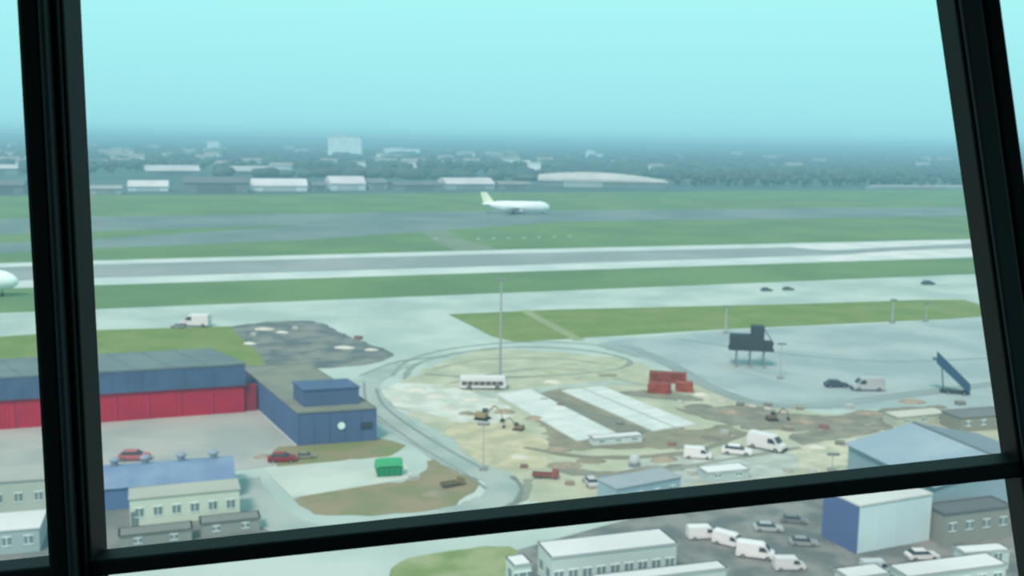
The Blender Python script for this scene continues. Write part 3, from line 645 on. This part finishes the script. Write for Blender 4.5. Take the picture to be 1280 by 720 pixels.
# ---------------------------------------------------------------- airliner
def airliner(p,rz,s,lab,tailrgb,fat=1.0):
    r=top("airliner",lab,"airplane",loc=p,rz=rz)
    WH=mat((236,252,252),wall=True,rough=.4); n=20
    st=[(24,.05,4.6),(23.4,.9,4.6),(22.2,1.7,4.7),(20,2.3,4.95),(17,2.6,5.1),(-8,2.6,5.1),(-13,2.2,5.5),(-18,1.2,6.1),(-23,.4,6.7),(-24.3,.15,6.9)]
    rs=[[(x,fat*rr*math.cos(6.2832*i/n),z+fat*rr*math.sin(6.2832*i/n)) for i in range(n)] for x,rr,z in st]
    part(r,"fuselage",M().rings(rs).mesh("fuselage",WH,True))
    def foil(root,tip,t0,t1,vert=False):
        vs=[]
        for (xl,xt,y,z),t in((root,t0),(tip,t1)):
            xm=xl+(xt-xl)*.35
            for x,o in((xl,0),(xm,t),(xt,0),(xm,-t)):
                vs.append((x,y+o,z) if vert else (x,y,z+o))
        return vs,[(0,1,2,3),(4,5,6,7),(0,1,5,4),(1,2,6,5),(2,3,7,6),(3,0,4,7)]
    for sg in(-1,1):
        part(r,"wing",M().add(*foil((7,-4,sg*2.0,4.0),(-7.5,-10.3,sg*22,5.6),.55,.12)).mesh("wing",mat((214,232,234))))
        part(r,"tailplane",M().add(*foil((-17.5,-22.5,sg*1.0,6.4),(-22.5,-24.6,sg*9,7.0),.25,.08)).mesh("tailplane",mat((190,212,206))))
        q=M(); ns=14; es=[(4.6,1.15),(4.9,1.35),(3.5,1.5),(1,1.35),(-.8,.8)]
        q.rings([[(x,sg*8+rr*math.cos(6.2832*i/ns),2.5+rr*math.sin(6.2832*i/ns)) for i in range(ns)] for x,rr in es])
        q.box(-1.5,2.5,sg*8-.15,sg*8+.15,3.4,4.6)
        part(r,"engine",q.mesh("engine",mat((200,218,222)),True))
    part(r,"tail_fin",M().add(*foil((-15.0,-22.8,0,7.0),(-21.0,-25.4,0,15.0),.35,.12,True)).mesh("tail_fin",mat(tailrgb,wall=True)))
    part(r,"cockpit_window",M().box(21.3,22.0,-1.2*fat,1.2*fat,5.35,5.9).mesh("cockpit_window",GLASS))
    q=M()
    for i in range(44):
        x=-14+i*.75
        for sg in(-1,1): q.box(x,x+.2,sg*2.5*fat-.08,sg*2.5*fat+.08,5.5,5.7)
    part(r,"window",q.mesh("window",mat((190,206,210))),label="row of cabin windows")
    q=M().cyl((19,0,.5),(19,0,3),.15,n=8).cyl((19,-.4,.5),(19,.4,.5),.5,n=12)
    for sg in(-1,1):
        q.cyl((-2,sg*3.5,.6),(-2,sg*3,3.8),.2,n=8)
        for x in(-2.7,-1.3): q.cyl((x,sg*3.5-.5,.6),(x,sg*3.5+.5,.6),.6,n=12)
    part(r,"landing_gear",q.mesh("landing_gear",TYRE)); r.scale=(s,s,s)
airliner(P(645,267),math.radians(4),.95,"white twin-engine airliner rolling on the runway",(226,232,196),1.45)
airliner(P(-80,371),math.radians(8),1.0,"white airliner with pale nose by the runway",(60,140,170),1.25)

# ---------------------------------------------------------------- tower cab and window frame
WY=1.6
FR=mat((14,20,22),haze=False,rough=.6); FR2=mat((48,60,64),haze=False,rough=.5); GK=mat((8,12,13),haze=False,rough=.7)
win=bpy.data.objects.new("window_1",None); COL.objects.link(win); win["kind"]="structure"; win["label"]="dark metal control tower window frame around the view"; win["category"]="window"
def bar(name,a,b,prof,mt,lab=None):
    ax=(b-a).normalized(); D=Vector((0,1,0)); D=(D-ax*D.dot(ax)).normalized(); S=ax.cross(D)
    if S.x<0 and abs(ax.z)>.5: S=-S
    if abs(ax.z)<=.5 and S.z<0: S=-S
    rs=[[p+S*s+D*d for s,d in prof] for p in(a,b)]
    return part(win,name,M().rings(rs).mesh(name,mt),label=lab,bev=.004)
def ext(a,b,e): 
    d=(b-a).normalized(); return a-d*e,b+d*e
def rect(s0,s1,d0,d1): return [(s0,d0),(s1,d0),(s1,d1),(s0,d1)]
a,b=at_y(60,0,WY),at_y(98,720,WY); a,b=ext(a,b,.32)
bar("mullion",a,b,rect(-.048,.022,0,.07),FR)
bar("glazing_bead",a,b,rect(-.004,.007,-.03,0),FR2,"grey raised glazing bead")
bar("gasket",a,b,rect(.009,.018,-.012,0),GK)
bar("gasket",a,b,rect(-.040,-.010,-.012,0),GK)
a,b=at_y(1212,0,WY),at_y(1312,720,WY); a,b=ext(a,b,.32)
bar("mullion",a,b,rect(-.022,.046,0,.07),FR)
bar("glazing_bead",a,b,rect(-.018,.014,-.012,0),FR2,"grey raised glazing bead")
bar("gasket",a,b,rect(.016,.040,-.012,0),GK)
a,b=at_y(-60,724,WY),at_y(1420,565,WY)
bar("transom",a,b,rect(-.023,.004,0,.055),FR)
def st(name,me): 
    o=bpy.data.objects.new(name,me); COL.objects.link(o); o["kind"]="structure"; o["label"]={"f":"dark control tower cab floor","c":"dark control tower cab ceiling","w":"grey tower wall"}[name[0]]; o["category"]=name.split("_")[0]; return o
CABM=mat((60,66,68),haze=False)
st("floor",M().box(-2.5,2.5,-2.5,1.75,H-2.0,H-1.7).mesh("floor",CABM))
st("ceiling",M().box(-2.5,2.5,-2.5,1.75,H+.75,H+.95).mesh("ceiling",CABM))
st("wall_front",M().box(-2.5,2.5,1.6,1.72,H-1.7,H-.95).mesh("wall_front",CABM))
st("wall_back",M().box(-2.5,2.5,-2.5,-2.4,H-1.7,H+.75).mesh("wall_back",CABM))
st("wall_tower",M().box(-2,2,-2.2,1.4,0,H-2).mesh("wall_tower",mat((180,180,175),wall=True)))

# ---------------------------------------------------------------- light & sky
w=bpy.data.worlds.new("World"); scene.world=w; w.use_nodes=True; nt=w.node_tree; n=nt.nodes; l=nt.links
bg=n['Background']; tc=n.new('ShaderNodeTexCoord'); sx=n.new('ShaderNodeSeparateXYZ'); rp=n.new('ShaderNodeValToRGB')
l.new(tc.outputs['Generated'],sx.inputs[0]); l.new(sx.outputs['Z'],rp.inputs[0]); l.new(rp.outputs[0],bg.inputs[0])
el=rp.color_ramp.elements
def c4(r,g,b): return (lin(r),lin(g),lin(b),1)
el[0].position=0; el[0].color=c4(138,200,213); el[1].position=1; el[1].color=c4(172,232,238)
for p_,c in((.006,(150,216,225)),(.016,(156,225,233)),(.035,(160,231,237)),(.07,(164,238,241)),(.13,(171,246,246))):
    e=el.new(p_); e.color=c4(*c)
bg.inputs[1].default_value=1.0
sd=bpy.data.lights.new("sun",'SUN'); sd.energy=3.0; sd.color=(1,.86,.78); sd.angle=math.radians(14)
so=bpy.data.objects.new("sun",sd); COL.objects.link(so); so.rotation_euler=(math.radians(36),math.radians(-18),0)

cam=bpy.data.cameras.new("camera"); co=bpy.data.objects.new("camera",cam); COL.objects.link(co)
co.matrix_world=Matrix((( R.x,U.x,-F.x,EYE.x),(R.y,U.y,-F.y,EYE.y),(R.z,U.z,-F.z,EYE.z),(0,0,0,1)))
cam.sensor_width=36; cam.lens=36*FPX/1280; cam.clip_end=40000; cam.clip_start=.05
cam.dof.use_dof=True; cam.dof.focus_distance=2.6; cam.dof.aperture_fstop=5.0
scene.camera=co
